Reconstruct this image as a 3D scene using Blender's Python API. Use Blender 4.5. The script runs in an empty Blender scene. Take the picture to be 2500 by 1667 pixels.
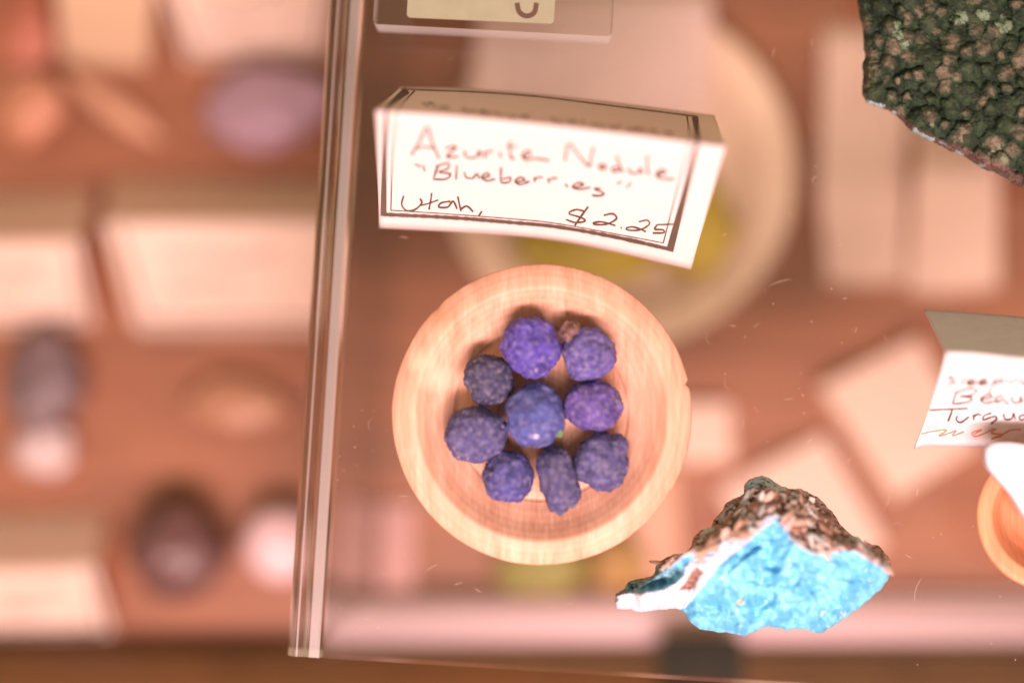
import bpy, bmesh, math, random
import numpy as np
from mathutils import Vector, noise, Matrix
from mathutils.bvhtree import BVHTree

random.seed(7)
np.random.seed(7)
scene = bpy.context.scene
COL = scene.collection

# ------------------------------------------------------------------ camera
CAM = Vector((0.004, -0.013, 0.260))
TGT = Vector((0.0, 0.0, 0.0))
LENS = 50.0
cam_data = bpy.data.cameras.new('camera')
cam = bpy.data.objects.new('camera', cam_data)
COL.objects.link(cam)
FWD = (TGT - CAM).normalized()
RIGHT = FWD.cross(Vector((0, 1, 0))).normalized()
UP = RIGHT.cross(FWD).normalized()
cam.matrix_world = Matrix(((RIGHT.x, UP.x, -FWD.x, CAM.x), (RIGHT.y, UP.y, -FWD.y, CAM.y),
                           (RIGHT.z, UP.z, -FWD.z, CAM.z), (0, 0, 0, 1)))
cam_data.sensor_width = 36.0
cam_data.lens = LENS
cam_data.clip_start = 0.01
cam_data.clip_end = 50.0
cam_data.dof.use_dof = True
cam_data.dof.focus_distance = 0.2545
cam_data.dof.aperture_fstop = 2.25
scene.camera = cam

# ------------------------------------------------------------------ world and lamps
world = bpy.data.worlds.new('World')
scene.world = world
world.use_nodes = True
wb = world.node_tree.nodes['Background']
wb.inputs['Color'].default_value = (1.0, 0.77, 0.50, 1)
wb.inputs['Strength'].default_value = 0.60

def area_lamp(name, loc, target, sx, sy, watts, color):
    d = bpy.data.lights.new(name, 'AREA')
    d.shape = 'RECTANGLE'
    d.size, d.size_y = sx, sy
    d.energy = watts
    d.color = color
    o = bpy.data.objects.new(name, d)
    COL.objects.link(o)
    o.location = loc
    o.rotation_euler = (Vector(target) - Vector(loc)).to_track_quat('-Z', 'Y').to_euler()
    return o

area_lamp('case_strip_lamp', (0.05, -0.30, 0.47), (0.0, 0.01, -0.02), 0.42, 0.10, 8.0, (1.0, 0.69, 0.70))

vs = scene.view_settings
vs.view_transform = 'Standard'
vs.look = 'None'
vs.exposure = 0.0
vs.gamma = 1.0
scene.render.engine = 'CYCLES'
scene.cycles.use_denoising = True
scene.cycles.max_bounces = 12
scene.cycles.transparent_max_bounces = 24
scene.cycles.caustics_reflective = False

FLOOR = -0.100          # the floor of the case, below the clear riser (its top is z = 0)

# ------------------------------------------------------------------ helpers
def ray(px, py):
    x = (px - 1250.0) / 2500.0 * 36.0 / LENS
    y = -(py - 833.5) / 2500.0 * 36.0 / LENS
    return (FWD + RIGHT * x + UP * y)

def at(px, py, z=0.0):
    d = ray(px, py)
    return CAM + d * ((z - CAM.z) / d.z)

def mm_per_px(z):
    return (at(1251, 833, z) - at(1250, 833, z)).length

def tag(o, label=None, cat=None, group=None, kind=None):
    if label: o['label'] = label
    if cat: o['category'] = cat
    if group: o['group'] = group
    if kind: o['kind'] = kind
    return o

def link(name, me, mat, parent=None, smooth=True):
    o = bpy.data.objects.new(name, me)
    COL.objects.link(o)
    if mat is not None:
        me.materials.append(mat)
    if smooth and len(me.polygons):
        me.polygons.foreach_set('use_smooth', [True] * len(me.polygons))
    if parent is not None:
        o.parent = parent
        o.matrix_parent_inverse = Matrix.Translation(-parent.location) if parent.type == 'EMPTY' else Matrix()
    return o

def mesh_from(verts, faces, name='mesh'):
    me = bpy.data.meshes.new(name)
    me.from_pydata([tuple(v) for v in verts], [], faces)
    me.update()
    return me

def empty(name, loc):
    o = bpy.data.objects.new(name, None)
    o.empty_display_size = 0.005
    COL.objects.link(o)
    o.location = loc
    return o

def bm_to(name, bm, mat, parent=None, smooth=False):
    me = bpy.data.meshes.new(name)
    bmesh.ops.recalc_face_normals(bm, faces=bm.faces)
    bm.to_mesh(me)
    bm.free()
    return link(name, me, mat, parent, smooth)

def add_box(bm, o, ux, uy, uz):
    """box from corner o along three edge vectors"""
    p = [o, o + ux, o + ux + uy, o + uy]
    p += [q + uz for q in p]
    v = [bm.verts.new(q) for q in p]
    for f in ((0, 1, 2, 3), (4, 5, 6, 7), (0, 1, 5, 4), (1, 2, 6, 5), (2, 3, 7, 6), (3, 0, 4, 7)):
        bm.faces.new([v[i] for i in f])
    return v

def fbm(p, scale, octv=4, seed=0.0):
    q = Vector(p) * scale + Vector((seed, seed * 1.7, -seed * 0.6))
    return noise.fractal(q, 0.9, 2.1, octv)

# ------------------------------------------------------------------ materials
class NT:
    def __init__(self, name):
        self.m = bpy.data.materials.new(name)
        self.m.use_nodes = True
        self.t = self.m.node_tree
        self.t.nodes.clear()
        self.out = self.t.nodes.new('ShaderNodeOutputMaterial')
    def n(self, typ, **kw):
        nd = self.t.nodes.new('ShaderNode' + typ)
        for k, v in kw.items():
            if hasattr(nd, k):
                setattr(nd, k, v)
            else:
                nd.inputs[k].default_value = v
        return nd
    def l(self, a, b):
        self.t.links.new(a, b)
    def coord(self, scale=(1, 1, 1), rot=(0, 0, 0), loc=(0, 0, 0)):
        c = self.n('TexCoord'); m = self.n('Mapping')
        m.inputs['Scale'].default_value = scale
        m.inputs['Rotation'].default_value = rot
        m.inputs['Location'].default_value = loc
        self.l(c.outputs['Object'], m.inputs['Vector'])
        return m.outputs['Vector']
    def noise(self, vec, scale, detail=4, rough=0.55):
        t = self.n('TexNoise'); t.inputs['Scale'].default_value = scale
        t.inputs['Detail'].default_value = detail; t.inputs['Roughness'].default_value = rough
        self.l(vec, t.inputs['Vector'])
        return t.outputs['Fac']
    def voro(self, vec, scale, feature='F1'):
        t = self.n('TexVoronoi', feature=feature); t.inputs['Scale'].default_value = scale
        self.l(vec, t.inputs['Vector'])
        return t
    def ramp(self, fac, stops):
        r = self.n('ValToRGB')
        e = r.color_ramp.elements
        while len(e) < len(stops): e.new(0.5)
        for i, (p, c) in enumerate(stops):
            e[i].position = p
            e[i].color = (c[0], c[1], c[2], 1) if not isinstance(c, (int, float)) else (c, c, c, 1)
        self.l(fac, r.inputs['Fac'])
        return r.outputs['Color']
    def mix(self, fac, a, b, mode='MIX'):
        m = self.n('MixRGB', blend_type=mode)
        for s, i in ((fac, 'Fac'), (a, 'Color1'), (b, 'Color2')):
            if hasattr(s, 'links'): self.l(s, m.inputs[i])
            elif isinstance(s, (int, float)): m.inputs[i].default_value = s
            else: m.inputs[i].default_value = (s[0], s[1], s[2], 1)
        return m.outputs['Color']
    def bump(self, h, dist, strength=1.0, prev=None):
        b = self.n('Bump'); b.inputs['Distance'].default_value = dist; b.inputs['Strength'].default_value = strength
        self.l(h, b.inputs['Height'])
        if prev is not None: self.l(prev, b.inputs['Normal'])
        return b.outputs['Normal']
    def princ(self, color, rough=0.6, normal=None, **kw):
        p = self.n('BsdfPrincipled')
        if hasattr(color, 'links'): self.l(color, p.inputs['Base Color'])
        else: p.inputs['Base Color'].default_value = (*color, 1)
        if hasattr(rough, 'links'): self.l(rough, p.inputs['Roughness'])
        else: p.inputs['Roughness'].default_value = rough
        if normal is not None: self.l(normal, p.inputs['Normal'])
        for k, v in kw.items(): p.inputs[k].default_value = v
        self.l(p.outputs[0], self.out.inputs['Surface'])
        return p

def mat_paper(name, col, var=0.06, through=0.38):
    t = NT(name); v = t.coord()
    f = t.noise(v, 420, 5, 0.7)
    c = t.ramp(f, [(0.3, [x * (1 - var) for x in col]), (0.7, col)])
    nb = t.bump(t.noise(v, 1800, 3), 0.00006, 0.5)
    p = t.princ(c, 0.75, nb)
    p.inputs['Specular IOR Level'].default_value = 0.25
    tl = t.n('BsdfTranslucent'); tl.inputs['Color'].default_value = (1.0, 0.70, 0.26, 1)
    mx = t.n('MixShader'); mx.inputs['Fac'].default_value = through
    t.l(p.outputs[0], mx.inputs[1]); t.l(tl.outputs[0], mx.inputs[2])
    t.l(mx.outputs[0], t.out.inputs['Surface'])
    return t.m

def mat_plain(name, col, rough=0.6, var=0.25, scale=90, bump=0.0):
    t = NT(name); v = t.coord()
    f = t.noise(v, scale, 5, 0.65)
    c = t.ramp(f, [(0.25, [x * (1 - var) for x in col]), (0.75, [min(1, x * (1 + var * .6)) for x in col])])
    nb = t.bump(t.noise(v, scale * 6, 4), bump, 0.7) if bump else None
    t.princ(c, rough, nb)
    return t.m

def mat_clear(name, tint, base=0.035, gloss_rough=0.02, power=5.0, haze=0.0):
    """clear acrylic: straight-through transmission plus angle dependent mirror reflection"""
    t = NT(name)
    tr = t.n('BsdfTransparent'); tr.inputs['Color'].default_value = (*tint, 1)
    gl = t.n('BsdfGlossy'); gl.inputs['Roughness'].default_value = gloss_rough
    lw = t.n('LayerWeight'); lw.inputs['Blend'].default_value = 0.5
    pw = t.n('Math', operation='POWER'); pw.inputs[1].default_value = power
    t.l(lw.outputs['Facing'], pw.inputs[0])
    ma = t.n('Math', operation='MULTIPLY_ADD'); ma.inputs[1].default_value = 0.9; ma.inputs[2].default_value = base
    t.l(pw.outputs[0], ma.inputs[0])
    mx = t.n('MixShader')
    t.l(ma.outputs[0], mx.inputs['Fac']); t.l(tr.outputs[0], mx.inputs[1]); t.l(gl.outputs[0], mx.inputs[2])
    res = mx.outputs[0]
    if haze > 0:
        df = t.n('BsdfDiffuse'); df.inputs['Color'].default_value = (0.8, 0.78, 0.75, 1)
        m2 = t.n('MixShader'); m2.inputs['Fac'].default_value = haze
        t.l(res, m2.inputs[1]); t.l(df.outputs[0], m2.inputs[2])
        res = m2.outputs[0]
    t.l(res, t.out.inputs['Surface'])
    return t.m

def mat_glass(name, tint):
    t = NT(name)
    g = t.n('BsdfGlass'); g.inputs['Color'].default_value = (*tint, 1)
    g.inputs['Roughness'].default_value = 0.03; g.inputs['IOR'].default_value = 1.49
    t.l(g.outputs[0], t.out.inputs['Surface'])
    return t.m

def mat_wood(name, light, dark, spot=None, spot_r=0.004, ring=0.0009, rot=0.3):
    """pale turned wood: stretched grain, lathe rings, soft stains"""
    t = NT(name)
    v = t.coord(scale=(1, 0.10, 0.35), rot=(0, 0, rot))
    g1 = t.noise(v, 1500, 4, 0.7)
    g2 = t.noise(v, 380, 5, 0.6)
    raw = t.coord()
    big = t.noise(raw, 55, 3, 0.5)
    sp = t.n('SeparateXYZ'); t.l(raw, sp.inputs[0])
    rr = t.n('VectorMath', operation='LENGTH')
    flat = t.n('CombineXYZ'); t.l(sp.outputs[0], flat.inputs[0]); t.l(sp.outputs[1], flat.inputs[1])
    t.l(flat.outputs[0], rr.inputs[0])
    rc = t.n('CombineXYZ'); t.l(rr.outputs['Value'], rc.inputs[0]); t.l(sp.outputs[2], rc.inputs[1])
    rings = t.noise(rc.outputs[0], 1.0 / ring, 3, 0.6)
    c = t.ramp(g2, [(0.30, dark), (0.62, light)])
    c = t.mix(t.ramp(big, [(0.35, 0.0), (0.70, 0.45)]), c, dark)
    c = t.mix(0.55, c, t.ramp(g1, [(0.3, [0.70] * 3), (0.75, [1.12] * 3)]), 'MULTIPLY')
    c = t.mix(0.6, c, t.ramp(rings, [(0.30, [0.76] * 3), (0.60, [1.05] * 3)]), 'MULTIPLY')
    if spot:
        for (sx, sy, rad, colr) in spot:
            sub = t.n('VectorMath', operation='DISTANCE'); sub.inputs[1].default_value = (sx, sy, 0)
            wob = t.n('TexNoise'); wob.inputs['Scale'].default_value = 500
            t.l(flat.outputs[0], wob.inputs['Vector'])
            t.l(flat.outputs[0], sub.inputs[0])
            mad = t.n('Math', operation='MULTIPLY_ADD'); mad.inputs[1].default_value = rad * 0.9
            t.l(wob.outputs['Fac'], mad.inputs[0]); t.l(sub.outputs['Value'], mad.inputs[2])
            f = t.ramp(mad.outputs[0], [(0.0, 0.75), (min(0.99, rad * 1.15), 0.75), (min(1.0, rad * 1.6), 0.0)])
            c = t.mix(f, c, colr)
    nb = t.bump(g1, 0.00006, 0.4)
    nb = t.bump(rings, 0.00008, 0.35, nb)
    t.princ(c, 0.62, nb)
    return t.m

def mat_nodule(name, deep, pale_tone, seed, grit=0.5):
    t = NT(name); v = t.coord(loc=(seed, seed * .3, 0))
    a = t.noise(v, 330, 5, 0.65)
    b = t.noise(v, 1500, 4, 0.75)
    vo = t.voro(v, 1250)
    deep = (deep[0] * .95, deep[1] * .95, deep[2] * .92); pale_tone = (pale_tone[0] * 1.02, pale_tone[1] * 1.0, pale_tone[2] * .95)
    c = t.ramp(a, [(0.30, deep), (0.68, pale_tone)])  # tone varies at random between a deep and a paler colour
    c = t.mix(0.75, c, t.ramp(b, [(0.36, [0.28] * 3), (0.64, [1.5] * 3)]), 'MULTIPLY')
    dn = t.noise(v, 1000, 5, 0.8)
    c = t.mix(t.ramp(dn, [(0.49, 0.0), (0.60, 0.80)]), c, tuple(0.55 * q + a_ for q, a_ in zip(pale_tone, (0.215, 0.190, 0.215))))
    # pale crystal glints and dusty grains
    vs_ = t.voro(v, 1300)
    sep = t.n('SeparateColor'); t.l(vs_.outputs['Color'], sep.inputs[0])
    pick = t.ramp(sep.outputs[0], [(0.93, 0.0), (0.96, 1.0)])
    near = t.ramp(vs_.outputs['Distance'], [(0.22, 1.0), (0.42, 0.0)])
    glint = t.mix(1.0, pick, near, 'MULTIPLY')
    c = t.mix(t.mix(1.0, glint, (grit, grit, grit), 'MULTIPLY'), c, (0.62, 0.50, 0.55))
    rough = t.ramp(glint, [(0.0, 0.62), (1.0, 0.25)])
    nb = t.bump(b, 0.00075, 1.0)
    nb = t.bump(vo.outputs['Distance'], 0.00022, 0.6, nb)
    t.princ(c, rough, nb)
    return t.m

def mat_attr(name, rough=0.6, grain=900, gbump=0.0002, amount=0.35):
    """colour from the rock's own mineral zones (attribute 'mineral') with fine grain"""
    t = NT(name); v = t.coord()
    at_ = t.n('Attribute'); at_.attribute_name = 'mineral'
    f = t.noise(v, grain, 5, 0.7)
    c = t.mix(amount, at_.outputs['Color'], t.ramp(f, [(0.3, [0.45] * 3), (0.7, [1.35] * 3)]), 'MULTIPLY')
    nb = t.bump(f, gbump, 0.8)
    t.princ(c, rough, nb)
    return t.m

M = {}
def mat_floor():
    t = NT('red_brown_board')
    a = t.noise(t.coord(scale=(0.10, 1, 1)), 170, 3, 0.5)
    b = t.noise(t.coord(), 24, 4, 0.6)
    c = t.ramp(b, [(0.25, (0.215, 0.080, 0.036)), (0.75, (0.32, 0.122, 0.056))])
    c = t.mix(0.8, c, t.ramp(a, [(0.34, [0.72] * 3), (0.66, [1.18] * 3)]), 'MULTIPLY')
    t.princ(c, 0.55)
    return t.m
M['floor'] = mat_floor()
M['paper'] = mat_paper('white_card', (0.90, 0.86, 0.88))
M['thick_paper'] = mat_paper('thick_white_card', (0.84, 0.78, 0.80), 0.12, 0.06)
M['cream'] = mat_paper('cream_card', (0.92, 0.76, 0.66))
M['tan_card'] = mat_paper('tan_card', (0.72, 0.55, 0.38))
M['ink'] = mat_plain('brown_black_ink', (0.105, 0.055, 0.040), 0.5, 0.2, 300)
M['print'] = mat_plain('printed_border', (0.10, 0.065, 0.045), 0.5, 0.2, 300)
M['red_ink'] = mat_plain('red_ink', (0.72, 0.27, 0.16), 0.6, 0.2, 300)
M['bowl'] = mat_wood('turned_maple', (0.82, 0.48, 0.335), (0.62, 0.305, 0.19),
                     spot=[(-0.0215, 0.0095, 0.0024, (0.92, 0.58, 0.40)), (-0.0178, 0.0172, 0.0026, (0.46, 0.17, 0.06)), (-0.0190, 0.0065, 0.0012, (0.92, 0.60, 0.42))])
M['bowl2'] = mat_wood('turned_beech', (0.72, 0.31, 0.155), (0.60, 0.235, 0.105))
M['plate'] = mat_wood('pale_turned_plate', (0.82, 0.64, 0.48), (0.70, 0.50, 0.33))
M['rail'] = mat_plain('dark_varnished_wood', (0.16, 0.068, 0.022), 0.4, 0.3, 40)
M['clear'] = mat_clear('clear_acrylic', (0.985, 0.975, 0.965))
M['clear_wall'] = mat_clear('clear_acrylic_wall', (0.93, 0.91, 0.88), base=0.03, power=2.8)
M['clear_edge'] = mat_glass('polished_acrylic_edge', (0.97, 0.95, 0.93))
M['sawn'] = mat_clear('sawn_acrylic_edge', (0.88, 0.84, 0.80), base=0.06, gloss_rough=0.35, haze=0.34)
M['satin'] = mat_clear('satin_acrylic', (0.92, 0.88, 0.86), base=0.10, gloss_rough=0.35, haze=0.11)
M['dust'] = mat_plain('pale_dust', (0.62, 0.46, 0.38), 0.8, 0.1, 300)

# ------------------------------------------------------------------ the setting: case floor and front rail
def sheet(name, x0, x1, y0, y1, z, mat, n=24):
    vv, ff = [], []
    for j in range(n + 1):
        for i in range(n + 1):
            vv.append((x0 + (x1 - x0) * i / n, y0 + (y1 - y0) * j / n, z))
    for j in range(n):
        for i in range(n):
            a = j * (n + 1) + i
            ff.append((a, a + 1, a + n + 2, a + n + 1))
    return link(name, mesh_from(vv, ff), mat)

y_rail = at(1250, 1600, FLOOR + 0.012).y
tag(sheet('case_floor', -0.34, 0.34, y_rail - 0.05, 0.30, FLOOR, M['floor']), kind='structure')

bm = bmesh.new()
add_box(bm, Vector((-0.34, y_rail - 0.045, FLOOR)), Vector((0.68, 0, 0)), Vector((0, 0.045, 0)), Vector((0, 0, 0.012)))
bmesh.ops.bevel(bm, geom=[e for e in bm.edges], offset=0.0018, segments=3, affect='EDGES')
tag(bm_to('front_rail', bm, M['rail'], smooth=True), kind='structure')

# ------------------------------------------------------------------ clear acrylic riser
EA = at(803, -10, 0.0)        # back end of the left edge
EB = at(699, 1600, 0.0)       # front left corner
ey = (EA - EB); ey.z = 0; ey.normalize()
ex = Vector((ey.y, -ey.x, 0))
ez = Vector((0, 0, 1))
riser = empty('acrylic_riser', EB + ez * FLOOR)
tag(riser, 'clear acrylic riser with polished left edge carrying the bowl of blue nodules', 'riser')
PT = 0.0045                    # plate thickness
LY, LX = 0.215, 0.235
bm = bmesh.new()
add_box(bm, EB + ex * 0.0066 - ez * PT, ex * (LX - 0.0066), ey * LY, ez * PT)
bm_to('top_plate', bm, M['clear'], riser)
# left wall below the rounded edge
for (x, nm) in ((0.0, 'side_wall'), (LX - 0.0045, 'side_wall')):
    bm = bmesh.new()
    add_box(bm, EB + ex * (x + 0.0006) + ez * (FLOOR + 0.0003), ex * 0.0042, ey * LY, ez * (-FLOOR - 0.0125))
    bm_to(nm, bm, M['clear_wall'], riser)
# rounded, polished left edge (solid section swept along the edge)
prof = []
W, H = 0.0064, 0.0118
R1 = 0.0016
for k in range(7):
    a = math.pi - k * (math.pi / 2) / 6
    prof.append((R1 + R1 * math.cos(a), -R1 + R1 * math.sin(a)))
prof += [(0.0030, -0.00003), (0.0034, -0.00028), (0.0038, -0.00003)]
R2 = 0.0005
prof += [(W - R2, 0.0), (W, -R2), (W, -PT), (W - 0.0006, -PT - 0.0012), (0.0050, -PT - 0.0022), (0.0050, -H), (0.0004, -H), (0.0, -H + 0.0004)]
vv, ff = [], []
NS = 2
for s in range(NS):
    q = EB + ey * (LY * s / (NS - 1))
    for (x, z) in prof:
        vv.append(q + ex * x + ez * z)
n = len(prof)
for s in range(NS - 1):
    for k in range(n):
        ff.append((s * n + k, s * n + (k + 1) % n, (s + 1) * n + (k + 1) % n, (s + 1) * n + k))
ff.append(tuple(range(n)))
ff.append(tuple(reversed(range((NS - 1) * n, NS * n))))
eb = link('polished_edge', mesh_from(vv, ff), M['clear_edge'], riser, smooth=False)

# narrow satin strips added on the polished edge for its pale light streaks
for (x0_, x1_) in ((0.0017, 0.0020), (0.0041, 0.0060)):
    bm = bmesh.new()
    add_box(bm, EB + ex * x0_ + ez * 0.00004, ex * (x1_ - x0_), ey * LY, ez * 0.00012)
    bm_to('light_streak_strip', bm, M['satin'], riser)

# dust, hairs and short scratches lying on the plate
bm = bmesh.new()
def sliver(p, ang, ln, wd, bend=0.0):
    d = Vector((math.cos(ang), math.sin(ang), 0)); w = Vector((-d.y, d.x, 0))
    last = None
    N = 5
    for k in range(N + 1):
        u = k / N - 0.5
        c = p + d * (ln * u) + w * (bend * ln * (0.25 - u * u) * 2)
        ww = wd * (1 - (2 * abs(u)) ** 3) * 0.5 + wd * 0.12
        a = bm.verts.new(c + w * ww); b = bm.verts.new(c - w * ww); m = bm.verts.new(c + ez * wd * 0.5)
        if last:
            bm.faces.new((last[0], a, m, last[2])); bm.faces.new((last[2], m, b, last[1]))
        last = (a, b, m)
zone = [(900, 60, 2480, 640, 80), (820, 1000, 1000, 1560, 46), (1700, 700, 2250, 1150, 70), (2150, 1200, 2480, 1640, 45), (900, 1380, 1500, 1600, 26), (1880, 80, 2080, 600, 22)]
for (x0, y0, x1, y1, cnt) in zone:
    for _ in range(int(cnt * 0.6)):
        p = at(random.uniform(x0, x1), random.uniform(y0, y1), 0.00003)
        r = random.random()
        if r < 0.72:
            sliver(p, random.uniform(0, 6.28), random.uniform(0.00010, 0.00030), random.uniform(0.00007, 0.00014), 0.2)
        elif r < 0.92:
            sliver(p, random.gauss(0.3, 0.7), random.uniform(0.0006, 0.0018), 0.00006, random.uniform(-.5, .5))
        else:
            sliver(p, random.gauss(1.2, 0.6), random.uniform(0.0015, 0.0035), 0.00003, random.uniform(-.7, .7))
for (px, py, ang, ln, bend) in ((1993, 440, 1.0, 0.0034, .5), (1925, 975, .15, .0024, .1), (2245, 1440, 1.25, .0075, .25), (1890, 130, 1.35, .0030, .2), (985, 1212, .05, .0030, .1),
                                (1620, 640, .1, .0060, .15), (1905, 690, .3, .0060, .1), (1540, 150, .6, .006, .1), (2400, 420, .8, .004, .3), (1055, 1385, .5, .0035, .1), (2330, 755, -.1, .003, .1)):
    sliver(at(px, py, 0.00003), ang, ln * .75, 0.00005, bend)
du = bm_to('dust_and_scratches', bm, M['dust'], riser)
du['kind'] = 'stuff'

# ------------------------------------------------------------------ lathe for bowls and plates
def lathe(name, profile, mat, loc, seg=160, wob=0.0, notch=None, parent=None):
    vv, ff = [], []
    N = len(profile)
    for k in range(seg):
        a = 2 * math.pi * k / seg
        for (r, z) in profile:
            rr = r
            if wob and r > profile[-1][0] * 0:
                rr = r * (1 + wob * noise.noise(Vector((math.cos(a) * 2.2, math.sin(a) * 2.2, z * 40))) + wob * 0.45 * noise.noise(Vector((math.cos(a) * 14, math.sin(a) * 14, z * 90))))
            if notch:
                for (na, nw, nd, nr) in notch:
                    da = abs((a - na + math.pi) % (2 * math.pi) - math.pi)
                    if da < nw and r > nr:
                        rr -= nd * (1 - da / nw)
            vv.append((rr * math.cos(a), rr * math.sin(a), z))
    for k in range(seg):
        k2 = (k + 1) % seg
        for j in range(N - 1):
            ff.append((k * N + j, k2 * N + j, k2 * N + j + 1, k * N + j + 1))
    ff.append(tuple(reversed([k * N for k in range(seg)])))
    ff.append(tuple(k * N + N - 1 for k in range(seg)))
    me = mesh_from(vv, ff)
    bm_ = bmesh.new(); bm_.from_mesh(me)
    bmesh.ops.recalc_face_normals(bm_, faces=bm_.faces)
    bm_.to_mesh(me); bm_.free()
    o = link(name, me, mat, parent)
    o.location = loc
    return o

def smooth_profile(pts, n=6):
    out = []
    P = [pts[0]] + list(pts) + [pts[-1]]
    for i in range(1, len(P) - 2):
        for k in range(n):
            t = k / n
            r = []
            for c in range(2):
                p0, p1, p2, p3 = P[i - 1][c], P[i][c], P[i + 1][c], P[i + 2][c]
                r.append(0.5 * (2 * p1 + (p2 - p0) * t + (2 * p0 - 5 * p1 + 4 * p2 - p3) * t * t + (3 * p1 - p0 - 3 * p2 + p3) * t ** 3))
            out.append(tuple(r))
    out.append(tuple(pts[-1]))
    return out

# ------------------------------------------------------------------ small wooden bowl with the nodules
RIMZ = 0.0100
bc = at(1322, 1010, RIMZ)
BR = 368 * mm_per_px(RIMZ)
bowl_prof = ([(0.0130, 0.00005), (0.0150, 0.0001)] +
             smooth_profile([(0.0158, 0.0006), (0.0190, 0.0030), (0.0228, 0.0070), (BR - 0.0012, 0.0068), (BR - 0.0001, 0.0078)], 5) +
             [(BR - 0.00005, 0.0081), (BR - 0.0003, 0.0084)] +
             smooth_profile([(BR - 0.0012, RIMZ - 0.0011), (BR - 0.0026, RIMZ - 0.0004), (BR - 0.0040, RIMZ - 0.0001), (BR - 0.0046, RIMZ - 0.0003), (BR - 0.0054, RIMZ - 0.0010), (0.0190, 0.0070), (0.0170, 0.0056), (0.0157, 0.0048)], 6) +
             [(0.0154, 0.0043), (0.0150, 0.0043), (0.0144, 0.0046), (0.0090, 0.00455), (0.0030, 0.0045)])
BFLOOR = 0.0046
bowl = lathe('wooden_bowl', bowl_prof, M['bowl'], (bc.x, bc.y, 0.0002), 220, 0.004,
             notch=[(0.20, 0.018, 0.0006, BR - 0.0006), (-0.55, 0.03, 0.0003, BR - 0.0006), (2.35, 0.05, 0.0003, BR - 0.0006), (-0.9, 0.02, 0.0003, BR - 0.0006), (1.2, .03, .0002, BR - 0.0006)])
tag(bowl, 'small shallow pale wooden bowl holding nine blue nodules', 'bowl')

# ------------------------------------------------------------------ blue nodules
def blob(name, px, py, w, h, rot, mat, label, lumps=(), seed=0, zr=None, rough=1.0, sub=5):
    zc0 = BFLOOR + 0.005
    s = mm_per_px(zc0)
    rx, ry = w / 2 * s * 1.05, h / 2 * s * 1.05
    rz = zr if zr else min(rx, ry) * 0.95
    c = at(px, py, BFLOOR + 0.0002 + rz)
    bm = bmesh.new()
    bmesh.ops.create_icosphere(bm, subdivisions=sub, radius=1.0)
    cr, sr = math.cos(rot), math.sin(rot)
    for v in bm.verts:
        d = v.co.normalized()
        k = 1 + 0.135 * fbm(d, 1.5, 2, seed) + rough * (0.050 * fbm(d, 4.0, 3, seed + 3) + 0.035 * fbm(d, 16.0, 2, seed + 9) + 0.060 * (0.42 - noise.voronoi(d * (9.5 + (seed * 1.3) % 3.0) + Vector((seed, 0, seed)))[0][0]))
        # lumps push the surface out in a direction
        for (ldx, ldy, ldz, lw, la) in lumps:
            l = Vector((ldx, ldy, ldz)).normalized()
            t = max(0.0, (d.dot(l) - (1 - lw)) / lw)
            k += la * t * t * (3 - 2 * t)
        x, y, z = d.x * k * rx, d.y * k * ry, d.z * k * rz
        v.co = Vector((x * cr - y * sr, x * sr + y * cr, z))
    lo = min(v.co.z for v in bm.verts)
    o = bm_to(name, bm, mat, None, True)
    o.location = (c.x, c.y, BFLOOR + 0.0002 - lo + 0.00005)
    tag(o, label, 'nodule', 'blue nodules in the wooden bowl')
    return o

def cp(X, Y):   # nodule tracing frame
    return 1050 + X / 2.904, 730 + Y / 2.904

nd = {}
def nodule(key, X, Y, W, Hh, rot, deep, pale_tone, label, **kw):
    px, py = cp(X, Y)
    grit = kw.pop('grit', 0.5)
    m = mat_nodule('azurite_' + key, deep, pale_tone, len(nd) * 0.37 + 0.1, grit)
    nd[key] = blob('blue_nodule', px, py, W / 2.904, Hh / 2.904, rot, m, label, seed=len(nd) * 3.1 + 1, **kw)
    return nd[key]

nodule('vivid', 727, 338, 385, 425, 0.35, (0.050, 0.030, 0.26), (0.135, 0.085, 0.62), 'vivid violet-blue rounded nodule at the top left of the bowl')
nodule('dusty', 1122, 388, 362, 362, 0.1, (0.070, 0.050, 0.24), (0.165, 0.135, 0.50), 'dusty lilac nodule with a small brown lump stuck to it', grit=0.35)
nodule('slate', 416, 572, 335, 348, 0.0, (0.026, 0.024, 0.085), (0.068, 0.062, 0.17), 'dark slate-violet round nodule at the upper left, above the widest nodule')
nodule('sky', 745, 826, 412, 428, 0.0, (0.042, 0.050, 0.24), (0.110, 0.140, 0.52), 'bright blue nodule in the middle with pale glints and a green spot', rough=0.6, grit=0.8)
nodule('purple', 1152, 757, 398, 362, -0.15, (0.062, 0.032, 0.22), (0.165, 0.105, 0.45), 'rough purple nodule just right of the middle one', rough=1.2)
nodule('wide', 330, 958, 420, 380, -0.05, (0.048, 0.038, 0.15), (0.120, 0.112, 0.34), 'widest grey-blue nodule at the far left of the bowl', grit=0.75)
nodule('small', 553, 1260, 338, 342, 0.0, (0.040, 0.036, 0.17), (0.098, 0.095, 0.40), 'small round indigo nodule at the bottom left of the bowl')
nodule('twin', 897, 1268, 285, 435, 0.18, (0.042, 0.036, 0.135), (0.108, 0.100, 0.30), 'long peanut-shaped grey-violet nodule at the bottom of the bowl',
       lumps=((0.75, -0.62, 0.1, 0.14, 0.16), (-1, -0.25, 0.1, 0.30, -0.24), (1, 0.05, 0.1, 0.16, -0.10), (-0.2, -1, 0, 0.3, 0.10)), zr=0.0047, rough=1.2)
nodule('knob', 1214, 1152, 362, 385, 0.0, (0.045, 0.036, 0.145), (0.115, 0.108, 0.34), 'dusky blue nodule with a knob on its shoulder, at the lower right',
       lumps=((0.80, 0.72, 0.2, 0.10, 0.20),))
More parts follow.
